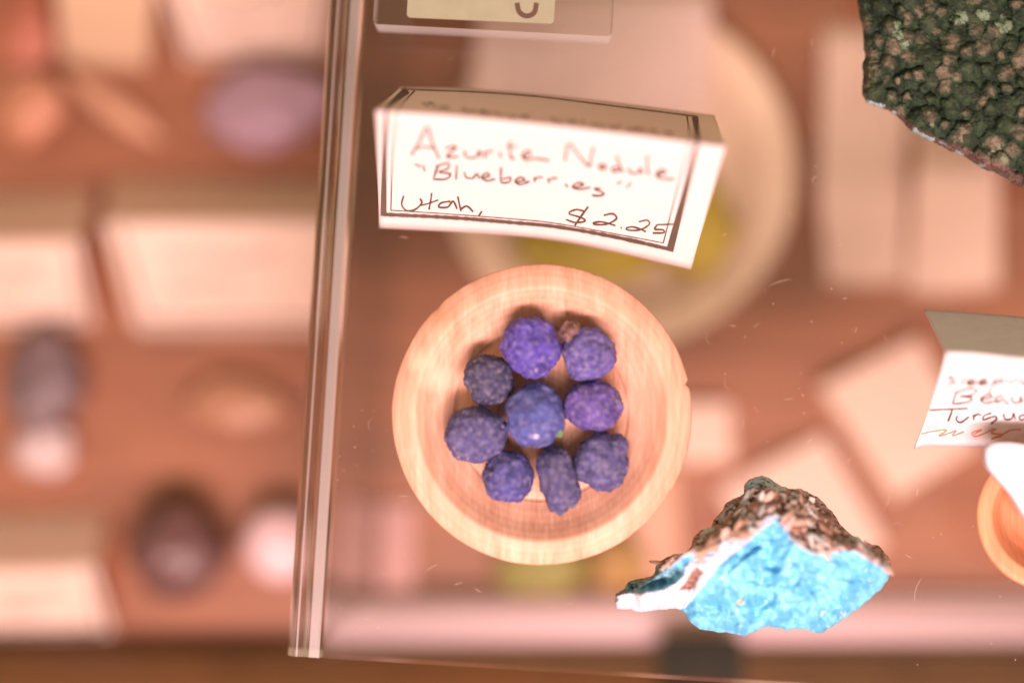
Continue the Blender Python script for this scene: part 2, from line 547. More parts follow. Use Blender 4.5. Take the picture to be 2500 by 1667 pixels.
# details belonging to single nodules
def lump_part(name, parent, X, Y, dz, w, h, mat, seed):
    px, py = cp(X, Y)
    z = parent.location.z + dz
    s = mm_per_px(z) / 2.904
    c = at(px, py, z)
    bm = bmesh.new()
    bmesh.ops.create_icosphere(bm, subdivisions=4, radius=1.0)
    for v in bm.verts:
        d = v.co.normalized()
        k = 1 + 0.34 * fbm(d, 1.6, 3, seed) + 0.08 * fbm(d, 7, 2, seed)
        v.co = Vector((d.x * w / 2 * s * k, d.y * h / 2 * s * k, d.z * min(w, h) / 2 * s * k)) + c - parent.location
    o = bm_to(name, bm, mat, None, True)
    o.parent = parent
    return o
lp = lump_part('brown_lump', nd['dusty'], 1003, 246, 0.0006, 165, 165, mat_nodule('rust_crust', (0.12, 0.05, 0.04), (0.34, 0.17, 0.15), 3.3), 5)
lp['label'] = 'rust brown lump stuck to the nodule'
lp = lump_part('green_spot', nd['sky'], 912, 925, 0.0009, 75, 100, mat_nodule('malachite_spot', (0.10, 0.20, 0.07), (0.26, 0.42, 0.16), 6.1), 8)
lp['label'] = 'pale green mineral spot'
glint_m = NT('crystal_glint'); glint_m.princ((0.55, 0.44, 0.55), 0.3); glint_m = glint_m.m
for (X, Y, dz, w, h) in ((752, 962, 0.00315, 60, 48), (849, 963, 0.0027, 30, 36), (694, 902, 0.0038, 18, 18)):
    lump_part('glint', nd['sky'], X, Y, dz, w, h, glint_m, X)
for key, X, Y, dz, w in (('small', 570, 1366, .0031, 18), ('small', 433, 1240, .0029, 17), ('vivid', 752, 500, .0034, 17), ('wide', 240, 950, .0036, 34)):
    lump_part('pale_grain', nd[key], X, Y, dz, w, w, glint_m if key != 'wide' else mat_plain('ochre_grain', (0.55, 0.28, 0.18)), X)

# ------------------------------------------------------------------ folded cards
def curve_pts(pts, n):
    """resample a polyline smoothly into n+1 points (Catmull-Rom over arc length)"""
    P = [Vector((p[0], p[1], 0)) for p in pts]
    if len(P) == 2:
        return [P[0].lerp(P[1], k / n) for k in range(n + 1)]
    Q = [P[0] * 2 - P[1]] + P + [P[-1] * 2 - P[-2]]
    dense = []
    for i in range(1, len(Q) - 2):
        for k in range(12):
            t = k / 12
            p0, p1, p2, p3 = Q[i - 1], Q[i], Q[i + 1], Q[i + 2]
            dense.append(0.5 * (2 * p1 + (p2 - p0) * t + (2 * p0 - 5 * p1 + 4 * p2 - p3) * t * t + (3 * p1 - p0 - 3 * p2 + p3) * t ** 3))
    dense.append(P[-1])
    L = [0.0]
    for i in range(1, len(dense)): L.append(L[-1] + (dense[i] - dense[i - 1]).length)
    out, j = [], 0
    for k in range(n + 1):
        s = L[-1] * k / n
        while j < len(L) - 2 and L[j + 1] < s: j += 1
        seg = L[j + 1] - L[j]
        out.append(dense[j].lerp(dense[j + 1], (s - L[j]) / seg if seg > 1e-9 else 0))
    return out

def tent(name, bottom, fold, back, zbase, h, mat, label, group=None, n=36, m=12, sag=0.0, thick=0.00025):
    """folded card: bottom edge, fold and back edge given along their run; stands on zbase, fold at zbase + h"""
    b = [at(p.x, p.y, zbase + 0.0003) for p in curve_pts(bottom, n)]
    f = [at(p.x, p.y, zbase + h) for p in curve_pts(fold, n)]
    k_ = [at(p.x, p.y, zbase + 0.0003) for p in curve_pts(back, n)]
    rows = []
    for j in range(m + 1):
        t = j / m
        rows.append([b[i].lerp(f[i], t) + (Vector((0, 0, -1)) * sag * math.sin(math.pi * t)) for i in range(n + 1)])
    for j in range(1, m + 1):
        t = j / m
        rows.append([f[i].lerp(k_[i], t) for i in range(n + 1)])
    # soften the fold
    for i in range(n + 1):
        a, c0, d = rows[m - 1][i], rows[m][i], rows[m + 1][i]
        rows[m][i] = c0 * 0.93 + (a + d) * 0.035
    vv = [p for r in rows for p in r]
    ff = []
    for j in range(len(rows) - 1):
        for i in range(n):
            a = j * (n + 1) + i
            ff.append((a, a + 1, a + n + 2, a + n + 1))
    root = empty(name, (b[0] + b[-1]) * 0.25 + (k_[0] + k_[-1]) * 0.25)
    tag(root, label, 'card', group)
    bvh = BVHTree.FromPolygons(vv, ff)
    me = mesh_from(vv, ff)
    o = link('folded_paper', me, mat, root)
    sm = o.modifiers.new('thickness', 'SOLIDIFY')
    sm.thickness = thick
    sm.offset = 1 if me.polygons[0].normal.z < 0 else -1
    return root, bvh

def ribbons(name, strokes, conv, bvh, mat, parent, lift=0.00007, step=5.0):
    """ink strokes lying on a card: each stroke = (points, width) in tracing coordinates"""
    vv, ff = [], []
    for pts, w in strokes:
        ln = sum(math.hypot(pts[i + 1][0] - pts[i][0], pts[i + 1][1] - pts[i][1]) for i in range(len(pts) - 1))
        n = max(3, int(ln / step))
        c = curve_pts(pts, n)
        prev = None
        for i, p in enumerate(c):
            t = (c[min(i + 1, n)] - c[max(i - 1, 0)])
            if t.length < 1e-6: continue
            t.normalize()
            nrm = Vector((-t.y, t.x, 0))
            ww = w[0] + (w[1] - w[0]) * i / n if isinstance(w, tuple) else w * (0.86 + 0.28 * noise.noise(Vector((p.x * .03, p.y * .03, 1.7))))
            pair = []
            for s in (-0.5, 0.5):
                q = p + nrm * ww * s
                px, py = conv(q.x, q.y)
                d = ray(px, py).normalized()
                hit, nn, _, _ = bvh.ray_cast(CAM, d)
                if hit is None: break
                if nn.dot(d) > 0: nn = -nn
                pair.append(hit + nn * lift)
            if len(pair) < 2:
                prev = None
                continue
            k = len(vv)
            vv += pair
            if prev is not None:
                ff.append((prev, prev + 1, k + 1, k))
            prev = k
    return link(name, mesh_from(vv, ff), mat, parent, smooth=False)

def cA(X, Y): return 880 + X / 2.5565, 190 + Y / 2.5565
def A_(pts): return [cA(*p) for p in pts]

card, bvh = tent('folded_card',
                 A_([(118, 938), (640, 966), (1080, 1000), (1550, 1080), (2062, 1196)]),
                 A_([(92, 205), (600, 240), (1200, 300), (1800, 372), (2278, 432)]),
                 A_([(250, 58), (700, 68), (1300, 120), (1800, 180), (2210, 235)]),
                 0.0, 0.027, M['paper'],
                 'white folded card handwritten Azurite Nodule Blueberries Utah $2.25 behind the wooden bowl', n=60, m=16)
ribbons('border_line', [
    ([(142, 852), (560, 872), (950, 903), (1230, 930), (1600, 995), (1935, 1070)], 27),
    ([(144, 862), (150, 500), (162, 195)], (38, 20)),
    ([(1930, 1082), (2030, 700), (2103, 400)], (46, 24)),
    ([(190, 826), (560, 850), (950, 880), (1220, 908), (1600, 975), (1890, 1030)], 7),
    ([(190, 828), (200, 500), (226, 205)], (8, 6)),
    ([(1890, 1032), (1970, 720), (2056, 395)], (8, 6)),
    ([(255, 74), (700, 90), (1100, 119), (1500, 168), (2100, 244)], 9),
    ([(165, 185), (292, 80)], (26, 46)), ([(228, 195), (338, 84)], (7, 9)),
    ([(2106, 392), (2088, 246)], (26, 40)), ([(2060, 385), (2038, 240)], (7, 9)),
], cA, bvh, M['print'], card)

def dotp(x, y, r=6): return ([(x - r * .5, y), (x, y + 1), (x + r * .5, y)], r * 1.8)
w1, w2, w3 = 16, 14, 13
ribbons('lettering', [
    ([(318, 482), (370, 395), (415, 308), (450, 410), (492, 505)], w1), ([(338, 448), (395, 430), (455, 440)], w1 * .8),
    ([(528, 440), (598, 432), (540, 492), (612, 492)], w1), ([(650, 452), (658, 492), (700, 500), (732, 482), (742, 452), (752, 494)], w1),
    ([(772, 455), (780, 502)], w1), ([(780, 480), (800, 458), (826, 462)], w1), ([(868, 462), (878, 500)], w1), dotp(862, 425),
    ([(932, 385), (938, 490), (965, 508)], w1), ([(905, 430), (985, 428)], w1 * .7),
    ([(1010, 492), (1062, 474), (1042, 452), (1008, 485), (1035, 510), (1090, 503), (1182, 516)], w1),
    ([(1275, 522), (1300, 410), (1360, 480), (1428, 552), (1440, 490), (1458, 428)], w1),
    ([(1520, 540), (1490, 545), (1500, 570), (1532, 560), (1520, 540)], w1),
    ([(1612, 560), (1572, 560), (1580, 588), (1622, 576)], w1), ([(1598, 482), (1615, 540), (1640, 590)], w1),
    ([(1672, 560), (1688, 592), (1735, 592), (1745, 562), (1764, 600)], w1), ([(1788, 482), (1792, 560), (1800, 606)], w1),
    ([(1848, 602), (1905, 592), (1885, 572), (1845, 602), (1880, 628), (1962, 632)], w1),
], cA, bvh, M['ink'], card)
ribbons('lettering', [
    ([(340, 538), (378, 556)], 13), ([(392, 545), (402, 585)], 13),
    ([(482, 555), (458, 622)], w2 * 1.2), ([(470, 552), (548, 532), (545, 565), (490, 588), (562, 600), (530, 632), (452, 632)], w2),
    ([(602, 545), (596, 634)], w2), ([(648, 588), (660, 620), (700, 626), (728, 598), (742, 630)], w2),
    ([(760, 626), (805, 612), (790, 594), (755, 620), (790, 642), (840, 630)], w2),
    ([(880, 555), (876, 600), (882, 652), (930, 648), (936, 622), (886, 632)], w2),
    ([(968, 652), (1025, 638), (1000, 620), (965, 645), (1000, 666), (1055, 645)], w2),
    ([(1085, 618), (1088, 652)], w2), ([(1088, 636), (1110, 620), (1138, 622)], w2),
    ([(1170, 625), (1176, 658)], w2), ([(1176, 642), (1200, 626), (1228, 628)], w2),
    ([(1278, 662), (1296, 682)], w2), dotp(1262, 616),
    ([(1328, 688), (1392, 668), (1362, 654), (1324, 680), (1370, 696), (1435, 682)], w2),
    ([(1502, 690), (1460, 692), (1520, 720), (1492, 736), (1445, 732)], w2),
    ([(1600, 660), (1632, 648)], 13), ([(1658, 684), (1692, 654)], 13),
], cA, bvh, M['ink'], card)
ribbons('lettering', [
    ([(270, 735), (258, 790), (288, 828), (340, 822), (382, 782), (372, 752)], w3), ([(445, 718), (438, 770), (428, 822)], w3), ([(375, 796), (420, 785), (486, 762)], w3 * .8),
    ([(562, 770), (505, 780), (490, 806), (545, 806), (578, 770), (604, 818)], w3), ([(608, 740), (618, 790), (628, 832)], w3), ([(628, 818), (660, 800), (682, 812), (704, 836)], w3), ([(758, 832), (738, 862)], w3),
    ([(1398, 832), (1345, 822), (1302, 846), (1378, 872), (1402, 893), (1345, 903), (1283, 884)], w3), ([(1422, 803), (1380, 860), (1338, 922)], w3 * 1.2),
    ([(1518, 858), (1575, 848), (1598, 878), (1540, 912), (1470, 915), (1455, 905), (1500, 898), (1560, 912), (1592, 922)], w3), dotp(1628, 934, 8),
    ([(1738, 898), (1790, 888), (1802, 915), (1745, 948), (1675, 950), (1660, 938), (1700, 930), (1750, 945), (1782, 960)], w3),
    ([(1852, 916), (1838, 944), (1888, 948), (1892, 966), (1824, 968)], w3), ([(1850, 916), (1920, 914), (1986, 911)], w3 * .8),
], cA, bvh, M['ink'], card)
# blurred line of writing on the far side, just behind the fold
rs = random.Random(3)
sc_strokes = []
for (x0, x1) in ((385, 470), (485, 560), (630, 720), (735, 820), (835, 900), (920, 985), (1000, 1055), (1185, 1260), (1285, 1360), (1380, 1420), (1440, 1530), (1560, 1640), (1660, 1780), (1800, 1850), (1900, 1955)):
    x = x0
    pts = []
    while x < x1:
        yb = 170 + (x - 385) * 0.116
        pts.append((x, yb + rs.uniform(-20, 14)))
        x += rs.uniform(12, 22)
    if len(pts) > 1: sc_strokes.append((pts, 9))
ribbons('faded_lettering', sc_strokes, cA, bvh, M['ink'], card)

# card at the right edge
def cB(X, Y): return 1650 + X / 2.766, 550 + Y / 2.766
def B_(pts): return [cB(*p) for p in pts]
cardB, bvhB = tent('folded_card',
                   B_([(1612, 1512), (1700, 1492), (1900, 1496), (2120, 1503), (2400, 1515), (2900, 1560)]),
                   B_([(1828, 868), (2000, 872), (2257, 900), (2500, 925), (2980, 985)]),
                   B_([(1676, 566), (1900, 582), (2257, 610), (2500, 640), (2900, 690)]),
                   0.0, 0.021, M['thick_paper'],
                   'white folded card with Sleeping Beauty Turquoise in thick pen at the right edge', n=50, m=14, sag=-0.0008)
wb_ = 15
ribbons('lettering', [
    ([(1884, 1018), (1838, 1028), (1888, 1056), (1826, 1076)], wb_), ([(1952, 1008), (1938, 1045), (1924, 1078)], wb_),
    ([(1962, 1066), (2018, 1050), (2002, 1034), (1964, 1056), (1980, 1076), (2030, 1066)], wb_), ([(2040, 1066), (2098, 1050), (2082, 1034), (2044, 1056), (2060, 1076), (2110, 1064)], wb_),
    ([(2152, 1035), (2132, 1085), (2108, 1142)], wb_), ([(2148, 1048), (2200, 1036), (2212, 1055), (2140, 1072)], wb_), ([(2252, 1030), (2240, 1072)], wb_),
    ([(2272, 1072), (2290, 1038), (2330, 1042), (2332, 1078)], wb_), ([(2400, 1045), (2360, 1055), (2365, 1075), (2405, 1050), (2390, 1130), (2350, 1135)], wb_),
], cB, bvhB, M['ink'], cardB)
ribbons('lettering', [
    ([(1892, 1118), (1882, 1160), (1868, 1206)], wb_ * 1.2), ([(1886, 1134), (1960, 1104), (2036, 1108), (1992, 1145), (1918, 1152), (1995, 1162), (1982, 1188), (1880, 1206)], wb_),
    ([(2058, 1178), (2134, 1156), (2110, 1138), (2058, 1170), (2082, 1198), (2145, 1188)], wb_), ([(2212, 1148), (2164, 1160), (2164, 1192), (2216, 1172), (2226, 1196), (2252, 1202)], wb_),
    ([(2266, 1150), (2276, 1192), (2318, 1192), (2330, 1152), (2342, 1198)], wb_), ([(2395, 1110), (2385, 1200)], wb_), ([(2365, 1145), (2425, 1140)], wb_),
], cB, bvhB, M['ink'], cardB)
ribbons('lettering', [
    ([(1708, 1246), (1840, 1240), (1972, 1234)], wb_), ([(1868, 1242), (1852, 1285), (1838, 1322)], wb_ * 1.1), ([(1902, 1280), (1894, 1312), (1925, 1328), (1980, 1290)], wb_),
    ([(2008, 1274), (2012, 1312)], wb_), ([(2010, 1292), (2035, 1274), (2064, 1280)], wb_), ([(2132, 1264), (2082, 1284), (2078, 1310), (2150, 1288), (2166, 1304), (2128, 1338)], wb_),
    ([(2212, 1270), (2224, 1306), (2268, 1302), (2280, 1266), (2292, 1308)], wb_), ([(2350, 1275), (2320, 1290), (2330, 1312), (2362, 1300), (2350, 1275)], wb_),
], cB, bvhB, M['ink'], cardB)
ribbons('red_lettering', [
    ([(1652, 1408), (1740, 1388), (1830, 1380), (1775, 1420), (1850, 1400), (1892, 1384), (1870, 1418), (1945, 1392)], 11),
    ([(2010, 1410), (2065, 1378), (2000, 1398), (2020, 1424), (2090, 1400), (2150, 1370)], 11),
    ([(2165, 1372), (2130, 1400), (2205, 1415), (2130, 1440), (2215, 1405), (2262, 1380), (2330, 1376)], 11),
], cB, bvhB, M['red_ink'], cardB)

# ------------------------------------------------------------------ small bowl and white tag at the right edge
RZ2 = 0.009
c2 = at(2562, 1262, RZ2)
r2 = 175 * mm_per_px(RZ2)
p2 = ([(0.0050, 0.00005), (0.0070, 0.0001)] + smooth_profile([(0.0078, 0.0005), (0.0100, 0.0030), (r2 - 0.0004, 0.0082)], 6) + [(r2, 0.0087), (r2 - 0.0003, RZ2)] +
      smooth_profile([(r2 - 0.0010, RZ2 + 0.0001), (r2 - 0.0026, RZ2 - 0.0001), (r2 - 0.0032, RZ2 - 0.0008), (0.0070, 0.0045), (0.0050, 0.0030)], 6) + [(0.0020, 0.0028)])
b2 = lathe('wooden_bowl', p2, M['bowl2'], (c2.x, c2.y, 0.0002), 120, 0.002)
tag(b2, 'tiny orange-brown wooden bowl cut off by the right edge under a white tag', 'bowl')
# white rounded tag leaning over the little bowl
tag_px = curve_pts([(2520, 1090), (2470, 1082), (2428, 1084), (2408, 1104), (2414, 1140), (2440, 1172), (2468, 1205), (2492, 1245), (2530, 1300)], 40)
bm = bmesh.new()
ring = []
for i, p in enumerate(tag_px):
    z = 0.0150 - 0.0035 * (i / 40.0)
    ring.append((at(p.x, p.y, z), at(p.x, p.y, z) - Vector((0, 0, 0.0022)) ))
top = [bm.verts.new(a) for a, b in ring] + [bm.verts.new(at(2640, 1330, 0.011)), bm.verts.new(at(2640, 1090, 0.0152))]
bot = [bm.verts.new(b) for a, b in ring] + [bm.verts.new(at(2640, 1330, 0.0088)), bm.verts.new(at(2640, 1090, 0.0130))]
bm.faces.new(top); bm.faces.new(list(reversed(bot)))
for i in range(len(top)):
    j = (i + 1) % len(top)
    bm.faces.new((top[i], top[j], bot[j], bot[i]))
bmesh.ops.triangulate(bm, faces=[f for f in bm.faces if len(f.verts) > 4])
tg = bm_to('white_piece', bm, mat_plain('white_tag_surface', (0.54, 0.50, 0.53), 0.4, 0.25, 160, 0.0003), None, False)
tag(tg, 'smooth white rounded tag resting on the tiny bowl at the right edge', 'stone')

# ------------------------------------------------------------------ rocks built as relief solids
def seg_dist(P, poly, closed=True):
    d = np.full(len(P), 1e9)
    n = len(poly)
    for i in range(n if closed else n - 1):
        a = poly[i]; b = poly[(i + 1) % n]
        ab = b - a
        t = np.clip(((P - a) @ ab) / max(1e-9, ab @ ab), 0, 1)
        q = a + t[:, None] * ab
        d = np.minimum(d, np.hypot(*(P - q).T))
    return d

def nearest_on(P, poly):
    best = np.full(len(P), 1e9); out = P.copy()
    n = len(poly)
    for i in range(n):
        a = poly[i]; b = poly[(i + 1) % n]
        ab = b - a
        t = np.clip(((P - a) @ ab) / max(1e-9, ab @ ab), 0, 1)
        q = a + t[:, None] * ab
        d = np.hypot(*(P - q).T)
        k = d < best
        best[k] = d[k]; out[k] = q[k]
    return out

def inside(P, poly):
    r = np.zeros(len(P), bool)
    n = len(poly)
    for i in range(n):
        a = poly[i]; b = poly[(i + 1) % n]
        if a[1] == b[1]: continue
        c = ((a[1] > P[:, 1]) != (b[1] > P[:, 1])) & (P[:, 0] < (b[0] - a[0]) * (P[:, 1] - a[1]) / (b[1] - a[1]) + a[0])
        r ^= c
    return r

def rough_outline(poly, amp, step, seed):
    pts = []
    n = len(poly)
    for i in range(n):
        a = np.array(poly[i], float); b = np.array(poly[(i + 1) % n], float)
        L = np.hypot(*(b - a)); k = max(1, int(L / step))
        for j in range(k):
            p = a + (b - a) * j / k
            pts.append(p + amp * np.array([noise.noise(Vector((p[0] * .09, p[1] * .09, seed))), noise.noise(Vector((p[0] * .09, p[1] * .09, seed + 5)))]))
    return np.array(pts)

def relief_rock(name, poly, step, height_fn, color_fn, mat, label, cat, zedge=0.0):
    """solid rock: relief on top, wall down to the shelf, flat underside"""
    x0, y0 = poly.min(0) - step; x1, y1 = poly.max(0) + step
    nx, ny = int((x1 - x0) / step) + 2, int((y1 - y0) / step) + 2
    gx, gy = np.meshgrid(x0 + np.arange(nx) * step, y0 + np.arange(ny) * step)
    G = np.stack([gx.ravel(), gy.ravel()], 1)
    C = G.reshape(ny, nx, 2)
    ctr = (C[:-1, :-1] + C[1:, 1:]) / 2
    keep = inside(ctr.reshape(-1, 2), poly).reshape(ny - 1, nx - 1)
    used = np.zeros((ny, nx), int)
    for dy in (0, 1):
        for dx in (0, 1):
            used[dy:ny - 1 + dy, dx:nx - 1 + dx] += keep
    idx = np.full((ny, nx), -1)
    idx[used > 0] = np.arange((used > 0).sum())
    P = C[used > 0]
    edge = used[used > 0] < 4
    P[edge] = nearest_on(P[edge], poly)
    de = seg_dist(P, poly); de[edge] = 0
    Hh = height_fn(P, de)
    cols = color_fn(P, de, Hh)
    top = [at(p[0], p[1], h) for p, h in zip(P, Hh)]
    faces, ecount = [], {}
    ys, xs = np.nonzero(keep)
    for j, i in zip(ys, xs):
        f = (idx[j, i], idx[j + 1, i], idx[j + 1, i + 1], idx[j, i + 1])
        f = tuple(int(q) for q in f)
        faces.append(f)
        for k in range(4):
            e = (f[k], f[(k + 1) % 4])
            if (e[1], e[0]) in ecount: del ecount[(e[1], e[0])]
            else: ecount[e] = 1
    verts = list(top)
    vcol = [tuple(c) for c in cols]
    ctr3 = sum(top, Vector()) / len(top)
    low, mid = {}, {}
    for e in ecount:
        for q in e:
            if q not in low:
                t = top[q]
                inward = (ctr3 - t); inward.z = 0; inward.normalize()
                mid[q] = len(verts); verts.append(Vector((t.x, t.y, t.z * 0.5)) + inward * 0.0003); vcol.append(vcol[q])
                low[q] = len(verts); verts.append(Vector((t.x, t.y, 0.0002)) + inward * 0.0016); vcol.append(vcol[q])
    for (a, b) in ecount:
        faces.append((b, a, mid[a], mid[b]))
        faces.append((mid[b], mid[a], low[a], low[b]))
    # underside
    cidx = len(verts); verts.append(Vector((ctr3.x, ctr3.y, 0.0002))); vcol.append(vcol[0])
    for (a, b) in ecount:
        faces.append((low[b], low[a], cidx))
    me = mesh_from(verts, faces)
    ca = me.color_attributes.new('mineral', 'FLOAT_COLOR', 'POINT')
    ca.data.foreach_set('color', np.array([(c[0], c[1], c[2], 1.0) for c in vcol], dtype=np.float32).ravel())
    o = link(name, me, mat)
    tag(o, label, cat)
    return o

def vnoise(P, sc, seed, octv=3):
    return np.array([noise.fractal(Vector((p[0] * sc, p[1] * sc, seed)), 0.9, 2.1, octv) for p in P])

def cC(X, Y): return (1450 + X / 2.94, 1120 + Y / 2.94)
outC = [cC(*p) for p in [(150, 1020), (155, 975), (215, 935), (240, 890), (340, 870), (430, 830), (445, 765), (490, 720), (560, 690), (640, 680), (700, 620), (715, 560), (780, 505), (840, 500), (860, 440), (920, 370), (950, 310), (1040, 270), (1085, 240), (1085, 170), (1150, 135), (1200, 118), (1260, 140), (1340, 190), (1410, 220), (1480, 210), (1560, 250), (1640, 300), (1720, 390), (1760, 460), (1830, 530), (1920, 590), (2040, 620), (2110, 690), (2135, 760), (2128, 850), (2080, 910), (1990, 1000), (1930, 1050), (1850, 1110), (1760, 1170), (1640, 1245), (1590, 1245), (1500, 1215), (1400, 1225), (1300, 1205), (1225, 1200), (1160, 1240), (1080, 1265), (980, 1250), (870, 1240), (760, 1220), (690, 1170), (650, 1105), (600, 1075), (520, 1075), (430, 1085), (340, 1100), (250, 1080), (170, 1078), (150, 1050)]]
outC = rough_outline(outC, 3.5, 5, 2.2)
ridge = np.array([cC(*p) for p in [(160, 985), (260, 960), (450, 850), (560, 760), (640, 690), (720, 660), (870, 660), (930, 590), (1040, 590), (1130, 540), (1190, 460), (1290, 400), (1390, 430), (1410, 560), (1480, 620), (1560, 670), (1680, 680), (1700, 640), (1850, 640), (2000, 720), (2080, 780), (2132, 810)]])
crust_poly = np.array(list(ridge) + [cC(*p) for p in [(2300, 700), (2100, 560), (1800, 300), (1500, 50), (1000, 50), (600, 450), (300, 750), (60, 960)]])
white_poly = np.array([cC(*p) for p in [(100, 1000), (250, 962), (420, 945), (560, 900), (640, 830), (650, 760), (740, 690), (870, 680), (940, 600), (1060, 595), (1170, 500), (1250, 430), (1330, 430), (1200, 520), (1130, 590), (1000, 680), (900, 760), (850, 830), (770, 940), (660, 1070), (560, 1110), (100, 1110)]])
brown_patch = np.array([cC(*p) for p in [(590, 945), (650, 890), (700, 800), (735, 765), (800, 810), (760, 850), (735, 930), (680, 945)]])
teal_poly = np.array([cC(*p) for p in [(150, 985), (230, 880), (430, 830), (440, 770), (640, 780), (650, 830), (590, 895), (420, 945), (270, 960)]])
hole = np.array([cC(*p) for p in [(1200, 590), (1215, 640), (1140, 690), (1040, 760), (960, 830), (955, 790), (1050, 690), (1120, 620)]])

def hC(P, de):
    cr = inside(P, crust_poly)
    dr = seg_dist(P, ridge, closed=False)
    t = de / (de + dr + 1e-6)
    left = np.clip((P[:, 0] - 1500) / 230, 0.0, 1.0)          # the left arm is thin
    amp = 0.005 + 0.0065 * left
    n1 = vnoise(P, 0.012, 1.0); n2 = vnoise(P, 0.035, 4.0); n3 = vnoise(P, 0.11, 9.0, 4); n4 = vnoise(P * np.array([0.55, 1.0]), 0.075, 21.0, 3)
    base = 0.0020 + amp * t ** 0.55
    smooth_h = base + 0.0026 * n1 * np.minimum(1, de / 20) + 0.0010 * vnoise(P, 0.022, 61.0, 2) * np.minimum(1, de / 12) + 0.00025 * n2 + 0.00005 * n3
    lay = np.abs(np.sin(n4 * 3.4 + P[:, 1] * 0.05 + P[:, 0] * 0.012))
    crust_h = base + 0.0009 * n2 + 0.0022 * (lay - 0.5) * np.minimum(1, de / 10) + 0.0005 * n3 + 0.0006
    h = np.where(cr, crust_h, smooth_h)
    ho = inside(P, hole)
    dh = seg_dist(P, hole)
    h = np.where(ho, h - 0.0016 * np.minimum(1, dh / 9), h)
    wh = inside(P, white_poly)
    h = np.where(wh & ~cr, h + 0.0006 * np.minimum(1, seg_dist(P, white_poly) / 6) + 0.0003 * n3, h)
    tl = inside(P, teal_poly)
    h = np.where(tl, h - 0.0022 * np.minimum(1, seg_dist(P, teal_poly) / 10) + 0.0009 * n2, h)
    return np.maximum(h, 0.0012)

def lerp3(a, b, t): return np.array(a)[None] * (1 - t[:, None]) + np.array(b)[None] * t[:, None]
def sstep(x, a, b):
    t = np.clip((x - a) / (b - a), 0, 1)
    return t * t * (3 - 2 * t)

